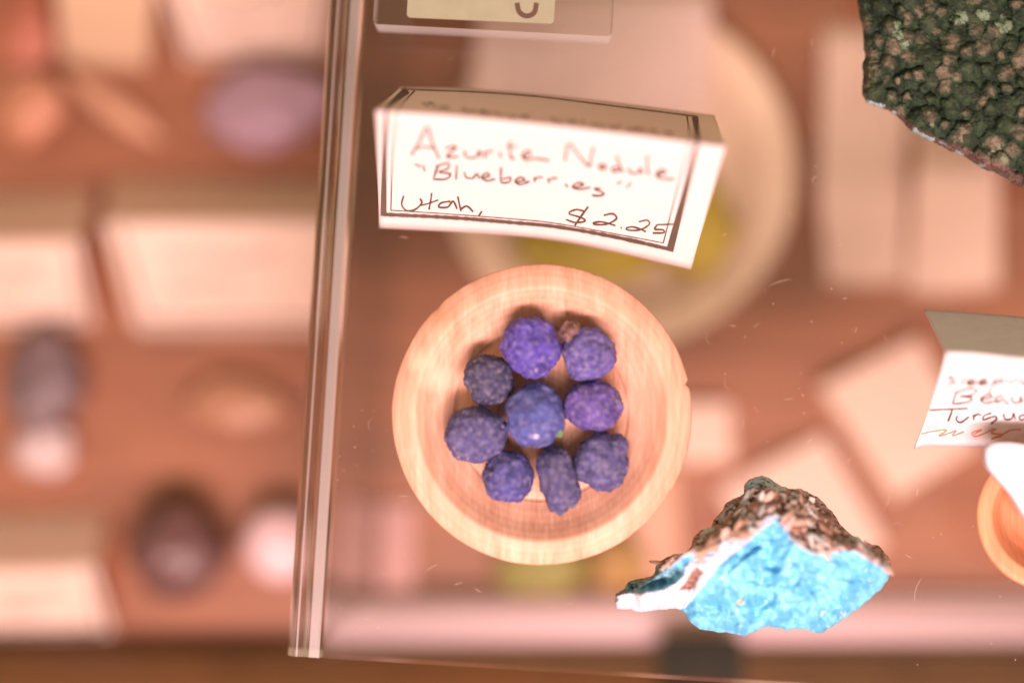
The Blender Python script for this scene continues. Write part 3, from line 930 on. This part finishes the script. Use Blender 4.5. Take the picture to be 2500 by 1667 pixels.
def kC(P, de, H):
    cr = inside(P, crust_poly)
    n1 = vnoise(P, 0.018, 31.0); n2 = vnoise(P, 0.06, 37.0, 4); n3 = vnoise(P, 0.16, 41.0, 3); n4 = vnoise(P * np.array([0.55, 1.0]), 0.075, 21.0, 3)
    blue = lerp3((0.085, 0.36, 0.60), (0.18, 0.56, 0.76), sstep(n1 + 0.5 * n2, -0.45, 0.5))
    blue = lerp3((0, 0, 0), (1, 1, 1), np.ones(len(P))) * blue
    spots = sstep(n2 + 0.5 * n3, 0.40, 0.85)
    blue = blue * (1 - spots[:, None] * .7) + np.array((0.26, 0.58, 0.80)) * spots[:, None] * .7
    # pale chips and one ochre fleck
    for (X, Y, r) in ((1400, 720, 9), (1412, 770, 7), (1640, 1115, 11), (1660, 1100, 8), (1790, 1110, 13), (1950, 800, 6), (1990, 870, 8), (1345, 1000, 5), (1285, 905, 5), (1240, 1022, 5), (920, 860, 10), (1010, 930, 9)):
        p = np.array(cC(X, Y)); d = np.hypot(*(P - p).T) + 7 * n3 + 3 * n2
        k = .55 * (1 - sstep(d, r * .2, r * .6))
        blue = blue * (1 - k[:, None]) + np.array((0.55, 0.60, 0.66)) * k[:, None]
    p = np.array(cC(1050, 1027)); d = np.hypot((P[:, 0] - p[0]) * .8, (P[:, 1] - p[1]) * 1.3) + 2 * n3
    k = 1 - sstep(d, 6, 9); blue = blue * (1 - k[:, None]) + np.array((0.50, 0.36, 0.20)) * k[:, None]
    vein = np.array([cC(*q) for q in ((1745, 690), (1740, 780), (1680, 870), (1600, 960), (1500, 1020), (1400, 1030))])
    k = 1 - sstep(seg_dist(P, vein, False) + 1.5 * n3, 1.5, 5); blue = blue * (1 - .6 * k[:, None]) + np.array((0.10, 0.30, 0.66)) * .6 * k[:, None]
    lay = np.abs(np.sin(n4 * 3.4 + P[:, 1] * 0.05 + P[:, 0] * 0.012))
    brown = lerp3((0.13, 0.062, 0.038), (0.42, 0.24, 0.17), sstep(n2, -0.4, 0.45))
    rind = sstep(lay + 0.25 * n3, 0.66, 0.92)
    rcol = lerp3((0.66, 0.50, 0.43), (0.56, 0.60, 0.58), sstep(n1 + n2, -0.2, 0.4))
    crust = brown * (1 - rind[:, None] * .85) + rcol * rind[:, None] * .85
    dark = sstep(-n3 - 0.4 * n2, 0.25, 0.5)
    crust = crust * (1 - 0.45 * dark[:, None])
    col = np.where(cr[:, None], crust, blue)
    dr = seg_dist(P, ridge, closed=False)
    k = (1 - sstep(dr + 4 * n2, 3, 9)) * (~cr); col = col * (1 - .5 * k[:, None]) + np.array((0.66, 0.64, 0.68)) * .5 * k[:, None]
    wh = inside(P, white_poly) & ~cr
    kw = np.where(wh, sstep(seg_dist(P, white_poly) + 3 * n3, 0, 4), 0)
    white = lerp3((0.56, 0.57, 0.64), (0.36, 0.56, 0.68), sstep(n1 + .6 * n2, 0.25, 0.7))
    col = col * (1 - kw[:, None]) + white * kw[:, None]
    tl = inside(P, teal_poly)
    kt = np.where(tl, sstep(seg_dist(P, teal_poly) + 3 * n3, 0, 5), 0)
    tealc = lerp3((0.10, 0.26, 0.32), (0.30, 0.56, 0.64), sstep(n2 + 0.5 * n1, -0.35, 0.45))
    col = col * (1 - kt[:, None]) + tealc * kt[:, None]
    bp = inside(P, brown_patch)
    kb = np.where(bp, sstep(seg_dist(P, brown_patch) + 2 * n3, 0, 3), 0)
    col = col * (1 - kb[:, None]) + lerp3((0.16, 0.08, 0.055), (0.34, 0.20, 0.15), sstep(n3, -.4, .4)) * kb[:, None]
    # blue tip at the summit
    tip = np.array([cC(*q) for q in ((1085, 240), (1085, 165), (1200, 115), (1270, 145), (1400, 215), (1380, 270), (1310, 235), (1210, 185), (1130, 240))])
    ti = inside(P, tip)
    kt = np.where(ti, 1.0, 0.0)
    tipc = lerp3((0.42, 0.62, 0.72), (0.62, 0.64, 0.62), sstep(n2 + (P[:, 0] - cC(1200, 0)[0]) / 60, -0.2, 0.6))
    col = col * (1 - kt[:, None]) + tipc * kt[:, None]
    return np.clip(col, 0, 1)

blue_rock = relief_rock('blue_mineral', outC, 2.2, hC, kC, mat_attr('blue_mineral_surface', 0.5, 700, 0.00012, 0.22),
            'sky blue mineral chunk with rough brown crust along its top ridge', 'mineral')

# loose flakes and shards of the crust
rf = random.Random(21)
inner = []
while len(inner) < 260:
    X, Y = rf.uniform(430, 2135), rf.uniform(110, 800)
    p = np.array([cC(X, Y)])
    if inside(p, crust_poly)[0] and inside(p, outC)[0] and seg_dist(p, outC)[0] > 9 and not inside(p, teal_poly)[0] and not (1080 < X < 1400 and Y < 245):
        inner.append(p[0])
inner = np.array(inner)
hh = hC(inner, seg_dist(inner, outC))
vv, ff, cc = [], [], []
tones = [(0.46, 0.48, 0.46), (0.52, 0.36, 0.29), (0.34, 0.18, 0.12), (0.20, 0.10, 0.06), (0.66, 0.52, 0.46), (0.36, 0.20, 0.13), (0.44, 0.27, 0.19), (0.48, 0.50, 0.46)]
ico = bmesh.new(); bmesh.ops.create_icosphere(ico, subdivisions=1, radius=1.0)
ico_v = [v.co.copy() for v in ico.verts]; ico_f = [[v.index for v in f.verts] for f in ico.faces]; ico.free()
for k, (p, h) in enumerate(zip(inner, hh)):
    slope = -0.75 if p[0] > cC(1400, 0)[0] else 0.65
    ang = slope + rf.gauss(0, 0.35)
    la, wa, ha = rf.uniform(0.0005, 0.0012) * rf.choice((1, 1, 1.8, 2.6)), rf.uniform(0.0003, 0.0008), rf.uniform(0.0003, 0.0007)
    c0 = at(p[0], p[1], h - 0.0001)
    tone = rf.choice(tones); sh = rf.uniform(0.6, 1.25)
    b0 = len(vv)
    tilt = rf.uniform(-.25, .25)
    for d in ico_v:
        kk = min(1.25, 1 + 0.6 * noise.noise(d * 1.9 + Vector((k * 3.3, 0, 0))))
        x, y, z = d.x * la * kk, d.y * wa * kk, d.z * ha * kk + d.x * la * tilt * .4
        vv.append(c0 + Vector((x * math.cos(ang) - y * math.sin(ang), x * math.sin(ang) + y * math.cos(ang), z)))
        cc.append((tone[0] * sh, tone[1] * sh, tone[2] * sh, 1))
    ff += [[b0 + i for i in f] for f in ico_f]
me = mesh_from(vv, ff)
ca = me.color_attributes.new('mineral', 'FLOAT_COLOR', 'POINT')
ca.data.foreach_set('color', np.array(cc, dtype=np.float32).ravel())
fk = link('crust_flakes', me, mat_attr('crust_flake', 0.6, 1500, 0.0001, 0.5), blue_rock, smooth=False)
fk['kind'] = 'stuff'

# dark green botryoidal rock at the top right
outM = [(2080, -90), (2099, 34), (2110, 85), (2107, 104), (2116, 138), (2107, 152), (2106, 228), (2116, 250), (2145, 259), (2171, 267), (2202, 292), (2224, 315), (2246, 329), (2275, 343), (2297, 354), (2325, 368), (2359, 382), (2387, 399), (2409, 413), (2443, 424), (2465, 438), (2520, 470), (2600, 500), (2680, 470), (2700, 200), (2690, -90), (2400, -120)]
outM = rough_outline(outM, 3.0, 5, 8.8)
rngm = np.random.RandomState(11)
def cell_sites(n, x0, x1, y0, y1, dmin):
    pts = []
    tries = 0
    while len(pts) < n and tries < 20000:
        tries += 1
        p = np.array([rngm.uniform(x0, x1), rngm.uniform(y0, y1)])
        if all(np.hypot(*(p - q)) > dmin * (0.65 + 0.7 * ((int(q[0] * 7) % 10) / 10)) for q in pts): pts.append(p)
    return np.array(pts)
sites = cell_sites(300, 2060, 2720, -130, 520, 33)
site_r = rngm.uniform(13, 37, len(sites)); site_h = rngm.uniform(0.5, 1.0, len(sites)); site_c = rngm.uniform(0, 1, len(sites))
def cells(P):
    w = P + 6.5 * np.stack([vnoise(P, 0.05, 3.0, 2), vnoise(P, 0.05, 6.0, 2)], 1)
    best = np.full(len(P), 9.0); bi = np.zeros(len(P), int); b2_ = np.full(len(P), 9.0)
    for i, (s, r) in enumerate(zip(sites, site_r)):
        d = np.hypot(*(w - s).T) / r
        k = d < best
        b2_ = np.where(k, best, np.minimum(b2_, d))
        best = np.where(k, d, best); bi = np.where(k, i, bi)
    return best, bi, b2_
_cache = {}
def hM(P, de):
    b, bi, b2_ = cells(P)
    _cache['m'] = (b, bi, b2_)
    n3 = vnoise(P, 0.13, 5.0, 3); n1 = vnoise(P, 0.010, 7.0, 2)
    dome = np.sqrt(np.clip(1 - np.minimum(b, 1) ** 2, 0, 1)) * site_h[bi]
    base = 0.0035 + 0.0036 * np.minimum(1, de / 60) ** 0.6 + 0.0012 * n1
    base -= 0.000004 * np.clip(300 - P[:, 1], 0, 400)
    return base + 0.0024 * dome * np.minimum(1, de / 12) + 0.00028 * n3
def kM(P, de, H):
    b, bi, b2_ = _cache['m']
    n2 = vnoise(P, 0.05, 17.0, 3); n3 = vnoise(P, 0.17, 15.0, 3); n1 = vnoise(P, 0.012, 19.0, 2)
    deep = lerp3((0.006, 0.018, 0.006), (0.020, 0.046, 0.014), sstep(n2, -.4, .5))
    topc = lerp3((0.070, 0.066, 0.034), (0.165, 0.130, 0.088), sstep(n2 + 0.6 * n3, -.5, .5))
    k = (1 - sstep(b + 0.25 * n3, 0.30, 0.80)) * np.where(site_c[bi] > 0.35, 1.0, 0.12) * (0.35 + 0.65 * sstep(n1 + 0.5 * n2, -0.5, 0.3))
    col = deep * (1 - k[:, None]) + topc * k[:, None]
    for (x, y, r) in ((2195, 82, 15), (2208, 112, 12), (2345, 45, 20), (2402, 40, 18), (2190, 60, 9), (2450, 62, 22)):
        d = np.hypot(P[:, 0] - x, P[:, 1] - y) + 9 * n2 + 5 * n3
        kk = (1 - sstep(d, r * .6, r)) * .8
        col = col * (1 - kk[:, None]) + np.array((0.20, 0.28, 0.17)) * kk[:, None]
    lowline = np.array([(2116, 250), (2171, 267), (2246, 329), (2325, 368), (2409, 413), (2465, 438), (2600, 500)])
    dl = seg_dist(P, lowline, False)
    w = np.clip((P[:, 0] - 2130) / 300, 0.15, 1) * 30
    km = 1 - sstep(dl + 6 * n2, w * .6, w)
    col = col * (1 - km[:, None] * .6) + lerp3((0.075, 0.028, 0.028), (0.20, 0.085, 0.075), sstep(n3, -.3, .4)) * km[:, None] * .6
    kb = (1 - sstep(dl + 5 * n3, 3, 8)) * sstep(vnoise(P, 0.022, 51.0, 2), -0.05, 0.15)
    col = col * (1 - kb[:, None]) + np.array((0.32, 0.46, 0.46)) * kb[:, None]
    for (x, y, r) in ((2452, 388, 13), (2438, 360, 10), (2275, 307, 6), (2425, 372, 7)):
        d = np.hypot(P[:, 0] - x, P[:, 1] - y) + 5 * n3
        kk = (1 - sstep(d, r * .5, r)); col = col * (1 - kk[:, None]) + np.array((0.17, 0.19, 0.11)) * kk[:, None]
    return np.clip(col, 0, 1)
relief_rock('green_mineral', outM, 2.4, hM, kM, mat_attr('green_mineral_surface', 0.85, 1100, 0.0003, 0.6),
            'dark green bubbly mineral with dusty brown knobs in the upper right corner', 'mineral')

# ------------------------------------------------------------------ clear stand with a metal label at the top
st = empty('clear_stand', at(1215, 0, 0.0))
tag(st, 'small clear acrylic block with a pale label at the top edge', 'stand')
SH = 0.0052
fl = at(918, 78, 0.0004); fr = at(1490, 108, 0.0004)
dx = (fr - fl); dyv = Vector((-dx.y, dx.x, 0)).normalized()
def rounded_prism(o, ux, uy, uz, r):
    b = bmesh.new()
    X, Y = ux.normalized(), uy.normalized()
    lx, ly = ux.length, uy.length
    pts_ = []
    for (cx_, cy_, a0_) in ((r, r, math.pi), (lx - r, r, 1.5 * math.pi), (lx - r, ly - r, 0.0), (r, ly - r, 0.5 * math.pi)):
        for k in range(6):
            a_ = a0_ + k * math.pi / 10
            pts_.append(o + X * (cx_ + r * math.cos(a_)) + Y * (cy_ + r * math.sin(a_)))
    lo_ = [b.verts.new(p) for p in pts_]; hi_ = [b.verts.new(p + uz) for p in pts_]
    b.faces.new(list(reversed(lo_))); b.faces.new(hi_)
    for i in range(len(pts_)):
        j = (i + 1) % len(pts_)
        b.faces.new((lo_[i], lo_[j], hi_[j], hi_[i]))
    return b
bm = rounded_prism(fl, dx, dyv * 0.030, ez * SH, 0.0009)
blk = bm_to('block', bm, M['clear'], st)
blk.data.materials.append(M['sawn'])
for p in blk.data.polygons:
    if abs(p.normal.z) < 0.5: p.material_index = 1
lab_z = SH + 0.0004
lq = [at(993, 44, lab_z), at(1352, 60, lab_z), at(1356, -60, lab_z), at(1000, -75, lab_z)]
bm = rounded_prism(lq[0], lq[1] - lq[0], dyv * (lq[3] - lq[0]).length, ez * 0.0003, 0.0007)
lb = bm_to('label_plate', bm, mat_plain('pale_green_metal', (0.30, 0.29, 0.19), 0.4, 0.1, 200), st)
pts = curve_pts([(1262, 8), (1268, 30), (1285, 40), (1304, 32), (1310, 8)], 24)
bm = bmesh.new(); prev = None
for i, p in enumerate(pts):
    t = (pts[min(i + 1, 24)] - pts[max(i - 1, 0)]).normalized(); nn = Vector((-t.y, t.x, 0))
    a = bm.verts.new(at(p.x + nn.x * 6, p.y + nn.y * 6, lab_z + 0.00036)); b = bm.verts.new(at(p.x - nn.x * 6, p.y - nn.y * 6, lab_z + 0.00036))
    if prev: bm.faces.new((prev[0], prev[1], b, a))
    prev = (a, b)
bm_to('lettering', bm, M['ink'], st)

# ------------------------------------------------------------------ things on the case floor, far below the riser
Z0 = FLOOR
def floor_tent(bottom, fold, back, label, h=0.026, mat=None, lines=True):
    root, bv = tent('folded_card', bottom, fold, back, Z0, h, mat or M['cream'], label, 'cards on the case floor', n=16, m=8)
    return root, bv
ident = lambda X, Y: (X, Y)

def quad_border(bv, root, bl, br, fr_, fl_, ins=0.07):
    def L(u, v):
        a = Vector((*bl, 0)).lerp(Vector((*br, 0)), u); b = Vector((*fl_, 0)).lerp(Vector((*fr_, 0)), u)
        p = a.lerp(b, v); return (p.x, p.y)
    s = ins
    ribbons('border_line', [([L(s, .12), L(1 - s, .12)], 11), ([L(s, .12), L(s, .98)], 11), ([L(1 - s, .12), L(1 - s, .98)], 11)], ident, bv, M['print'], root, lift=0.0001, step=20)
    st_ = []
    r2_ = random.Random(int(bl[0] * 3 + bl[1]))
    for v, (u0, u1) in ((0.72, (0.22, 0.72)), (0.45, (0.22, 0.55))):
        u = u0; P_ = []
        while u < u1:
            P_.append(L(u, v + r2_.uniform(-.06, .06))); u += 0.03
        st_.append((P_, 6))
    ribbons('lettering', st_, ident, bv, M['ink'], root, lift=0.0001, step=6)

r_, bv = floor_tent([(330, 815), (560, 815), (830, 812)], [(248, 552), (540, 548), (850, 546)], [(270, 430), (540, 434), (850, 440)], 'wide cream folded card left of the riser edge, beneath the lilac stone')
quad_border(bv, r_, (330, 815), (830, 812), (850, 546), (248, 552))
r_, bv = floor_tent([(-110, 810), (60, 808), (232, 802)], [(-160, 602), (20, 600), (196, 598)], [(-120, 470), (40, 466), (236, 455)], 'cream folded card cut off by the left edge at mid height')
quad_border(bv, r_, (-110, 810), (232, 802), (196, 598), (-160, 602))
r_, bv = floor_tent([(455, 160), (620, 158), (800, 150)], [(372, -70), (600, -75), (830, -80)], [(400, -150), (600, -155), (830, -160)], 'cream folded card at the top just left of the riser edge')
quad_border(bv, r_, (455, 160), (800, 150), (830, -80), (372, -70))
r_, bv = floor_tent([(150, 150), (250, 168), (365, 172)], [(135, -30), (250, -30), (375, -28)], [(150, -120), (250, -120), (370, -120)], 'brownish card at the top beside the orange stones', mat=M['tan_card'])
r_, bv = floor_tent([(-60, 1560), (100, 1562), (280, 1556)], [(-100, 1400), (80, 1400), (236, 1392)], [(-80, 1250), (80, 1248), (262, 1240)], 'cream folded card in the lower left corner beside the front rail', h=0.022)
quad_border(bv, r_, (-60, 1560), (280, 1556), (236, 1392), (-100, 1400))

def flat_card(poly, label, mat, th=0.0012, z=0.0, name='card'):
    b = bmesh.new()
    top_ = [b.verts.new(at(x, y, Z0 + z + th)) for x, y in poly]
    low_ = [b.verts.new(v.co - Vector((0, 0, th - 0.0003))) for v in top_]
    b.faces.new(top_); b.faces.new(list(reversed(low_)))
    for i in range(len(poly)):
        j = (i + 1) % len(poly)
        b.faces.new((top_[i], top_[j], low_[j], low_[i]))
    o = bm_to(name, b, mat)
    tag(o, label, 'card', 'cards on the case floor')
    return o

# cards to the right
r_, bv = floor_tent([(2015, 690), (2110, 695), (2210, 690)], [(2000, 480), (2100, 480), (2215, 480)], [(2010, 60), (2100, 60), (2225, 65)], 'tall narrow cream card right of the big round plate', h=0.012)
r_, bv = floor_tent([(2215, 715), (2320, 718), (2440, 705)], [(2235, 430), (2330, 428), (2440, 420)], [(2240, 230), (2330, 228), (2440, 220)], 'peach folded card below the green mineral', h=0.020)
flat_card([(2004, 945), (2240, 826), (2390, 1090), (2185, 1215)], 'tilted cream card lying behind the turquoise card', M['cream'], 0.006)
flat_card([(1752, 1195), (2010, 1062), (2165, 1330), (1900, 1470)], 'tilted cream card lying behind the blue mineral chunk', M['cream'], 0.004)
flat_card([(1650, 985), (1785, 985), (1790, 1128), (1650, 1130)], 'small pink card peeping out right of the wooden bowl', M['cream'], 0.004)
flat_card([(1545, 1170), (1650, 1150), (1672, 1420), (1545, 1430)], 'peach card strip below the wooden bowl and left of the blue mineral', mat_paper('peach_card', (0.80, 0.52, 0.38)), 0.003)
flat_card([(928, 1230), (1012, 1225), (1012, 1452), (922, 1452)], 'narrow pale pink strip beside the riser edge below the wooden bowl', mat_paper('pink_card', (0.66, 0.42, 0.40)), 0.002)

# big round plate with yellow lumps and a paper label
PZ = FLOOR + 0.012
pc = at(1512, 418, PZ)
PR = 432 * mm_per_px(PZ)
pp = ([(0.020, 0.00005), (0.028, 0.0002)] + smooth_profile([(0.030, 0.0010), (0.038, 0.0060), (PR - 0.0005, 0.0108)], 5) + [(PR, 0.0114), (PR - 0.0008, 0.0120)] +
      smooth_profile([(PR - 0.0030, 0.0119), (PR - 0.0090, 0.0098), (0.030, 0.0058), (0.024, 0.0048)], 6) + [(0.010, 0.0046)])
tag(lathe('wooden_plate', pp, M['plate'], (pc.x, pc.y, FLOOR + 0.0002), 120, 0.002), 'big round pale wooden plate low behind the handwritten card', 'plate')

def floor_stone(name, px, py, w, h, mat, label, zb=None, rot=0.0, seed=1.0, zr=0.6, rough=0.25, cat='stone', group=None, sub=4):
    zb = FLOOR + 0.0002 if zb is None else zb
    s = mm_per_px(zb + 0.008)
    rx, ry = w / 2 * s, h / 2 * s
    rz = min(rx, ry) * zr
    c = at(px, py, zb + rz)
    b = bmesh.new()
    bmesh.ops.create_icosphere(b, subdivisions=sub, radius=1.0)
    cr, sr = math.cos(rot), math.sin(rot)
    for v in b.verts:
        d = v.co.normalized()
        k = 1 + rough * fbm(d, 1.2, 3, seed) + rough * .25 * fbm(d, 5, 3, seed)
        x, y, z = d.x * rx * k, d.y * ry * k, d.z * rz * k
        v.co = Vector((x * cr - y * sr, x * sr + y * cr, z))
    lo = min(v.co.z for v in b.verts)
    o = bm_to(name, b, mat, None, True)
    o.location = (c.x, c.y, zb - lo)
    tag(o, label, cat, group)
    return o

sul = mat_plain('sulphur_yellow', (0.42, 0.31, 0.012), 0.5, 0.3, 120, 0.0004)
olive = mat_plain('olive_green_stone', (0.25, 0.22, 0.040), 0.5, 0.3, 120, 0.0004)
floor_stone('yellow_mineral', 1440, 590, 360, 200, sul, 'large yellow lump on the big plate peeping out under the handwritten card', zb=FLOOR + 0.0052, seed=3, cat='mineral', group='yellow lumps on the plate')
floor_stone('yellow_mineral', 1690, 560, 190, 250, sul, 'yellow lump on the big plate at the lower right corner of the handwritten card', zb=FLOOR + 0.0052, seed=5, cat='mineral', group='yellow lumps on the plate')
floor_stone('green_yellow_mineral', 1330, 1385, 230, 130, olive, 'olive yellow lump just below the wooden bowl, in front of the front strip', seed=8, cat='mineral')
floor_stone('brown_mineral', 1505, 1370, 130, 130, mat_plain('ochre_stone', (0.36, 0.20, 0.05), 0.6, 0.3, 100), 'ochre brown lump below the wooden bowl, beside the olive one', seed=9, cat='mineral')

# printed paper standing on the plate
r_, bv = tent('folded_card', [(1140, 290), (1400, 300), (1740, 300)], [(1172, 20), (1400, 10), (1740, 5)], [(1180, -80), (1400, -90), (1730, -90)], PZ - 0.004, 0.014, mat_paper('pale_pink_card', (0.86, 0.74, 0.70)),
              'printed pale paper lying on the big plate above the handwritten card', 'cards on the case floor', n=16, m=8)
strokes = []
rr_ = random.Random(5)
for y in range(40, 290, 26):
    x = 1210
    while x < 1690:
        l_ = rr_.uniform(18, 70)
        strokes.append(([(x, y), (x + l_, y + 1)], 5)); x += l_ + 14
ribbons('lettering', strokes, ident, bv, mat_plain('grey_print', (0.30, 0.24, 0.20)), r_, lift=0.0001, step=12)

# stones on the left
orange = mat_plain('orange_stone', (0.46, 0.20, 0.11), 0.5, 0.3, 60, 0.0003)
red_or = mat_plain('red_orange_stone', (0.36, 0.115, 0.065), 0.5, 0.3, 60, 0.0003)
floor_stone('orange_stone', 70, 60, 130, 240, red_or, 'red-orange stone in the upper left corner', seed=11, group='stones on the case floor')
floor_stone('orange_stone', 80, 260, 170, 190, orange, 'orange stone on the left edge just under the red-orange one', seed=12, group='stones on the case floor', rot=-.3)
floor_stone('lilac_stone', 655, 270, 320, 200, mat_plain('lilac_quartz', (0.34, 0.215, 0.26), 0.35, 0.2, 50, 0.0002), 'smooth lilac oval stone between two cream cards', seed=13, rot=.2, rough=.22, group='stones on the case floor')
floor_stone('wood_chip', 275, 260, 300, 62, mat_plain('tan_chip', (0.50, 0.27, 0.16), 0.6, 0.25, 60), 'thin brown slanting sliver beside the orange stone', seed=14, rot=-.62, rough=.10, group='stones on the case floor')
floor_stone('grey_mineral', 110, 930, 190, 230, mat_plain('grey_violet_mineral', (0.15, 0.098, 0.098), 0.45, 0.4, 70, 0.0005), 'dark grey-violet crystal lump on the left edge', seed=15, rough=.3, cat='mineral', group='stones on the case floor')
floor_stone('grey_mineral', 110, 1095, 150, 120, mat_plain('pale_grey_mineral', (0.52, 0.40, 0.37), 0.45, 0.3, 70, 0.0005), 'pale grey lump against the dark crystal on the left edge', seed=16, rough=.3, cat='mineral', group='stones on the case floor')
floor_stone('tan_stone', 580, 985, 240, 130, mat_plain('tan_stone', (0.42, 0.205, 0.115), 0.45, 0.25, 60, 0.0003), 'flat tan oval stone left of the riser edge at mid height', seed=17, rough=.28, zr=.5, group='stones on the case floor')
floor_stone('dark_stone', 440, 1345, 225, 225, mat_plain('dark_plum_stone', (0.125, 0.058, 0.050), 0.4, 0.3, 60, 0.0003), 'dark plum round stone at the lower left', seed=18, rough=.22, zr=.85, group='stones on the case floor')
floor_stone('white_piece', 690, 1325, 190, 190, mat_plain('pink_white_stone', (0.66, 0.46, 0.47), 0.35, 0.15, 60), 'pink-white round stone next to the dark plum one', seed=19, rough=.06, zr=.85, group='stones on the case floor')

# pale strip added for the lamp's reflection in the plate, and the dark latch
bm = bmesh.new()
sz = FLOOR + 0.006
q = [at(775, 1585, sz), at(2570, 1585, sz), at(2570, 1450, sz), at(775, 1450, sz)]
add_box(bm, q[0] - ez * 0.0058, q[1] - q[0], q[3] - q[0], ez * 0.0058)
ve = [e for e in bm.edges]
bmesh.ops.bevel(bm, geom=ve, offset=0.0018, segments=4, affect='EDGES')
tag(bm_to('lamp_reflection_strip', bm, mat_paper('lamp_reflection_pink', (0.90, 0.70, 0.73)), None, True), 'long pale pink strip along the front rail imitating the lamp reflection in the riser', 'strip')
lat = empty('piece', at(1712, 1620, FLOOR + 0.0125))
tag(lat, 'black rectangular latch on the front rail below the blue mineral', 'piece')
bm = bmesh.new()
lz = FLOOR + 0.016  # black rectangular block set across the rail
a0, a1, a2 = at(1612, 1690, lz), at(1815, 1690, lz), at(1612, 1552, lz)
add_box(bm, a0 - ez * 0.0036, a1 - a0, Vector((0, (a2 - a0).y, 0)), ez * 0.0036)
bmesh.ops.bevel(bm, geom=[e for e in bm.edges], offset=0.0008, segments=3, affect='EDGES')
bm_to('dark_plate', bm, mat_plain('black_metal', (0.010, 0.006, 0.003), 1.0, 0.2, 80), lat, True)
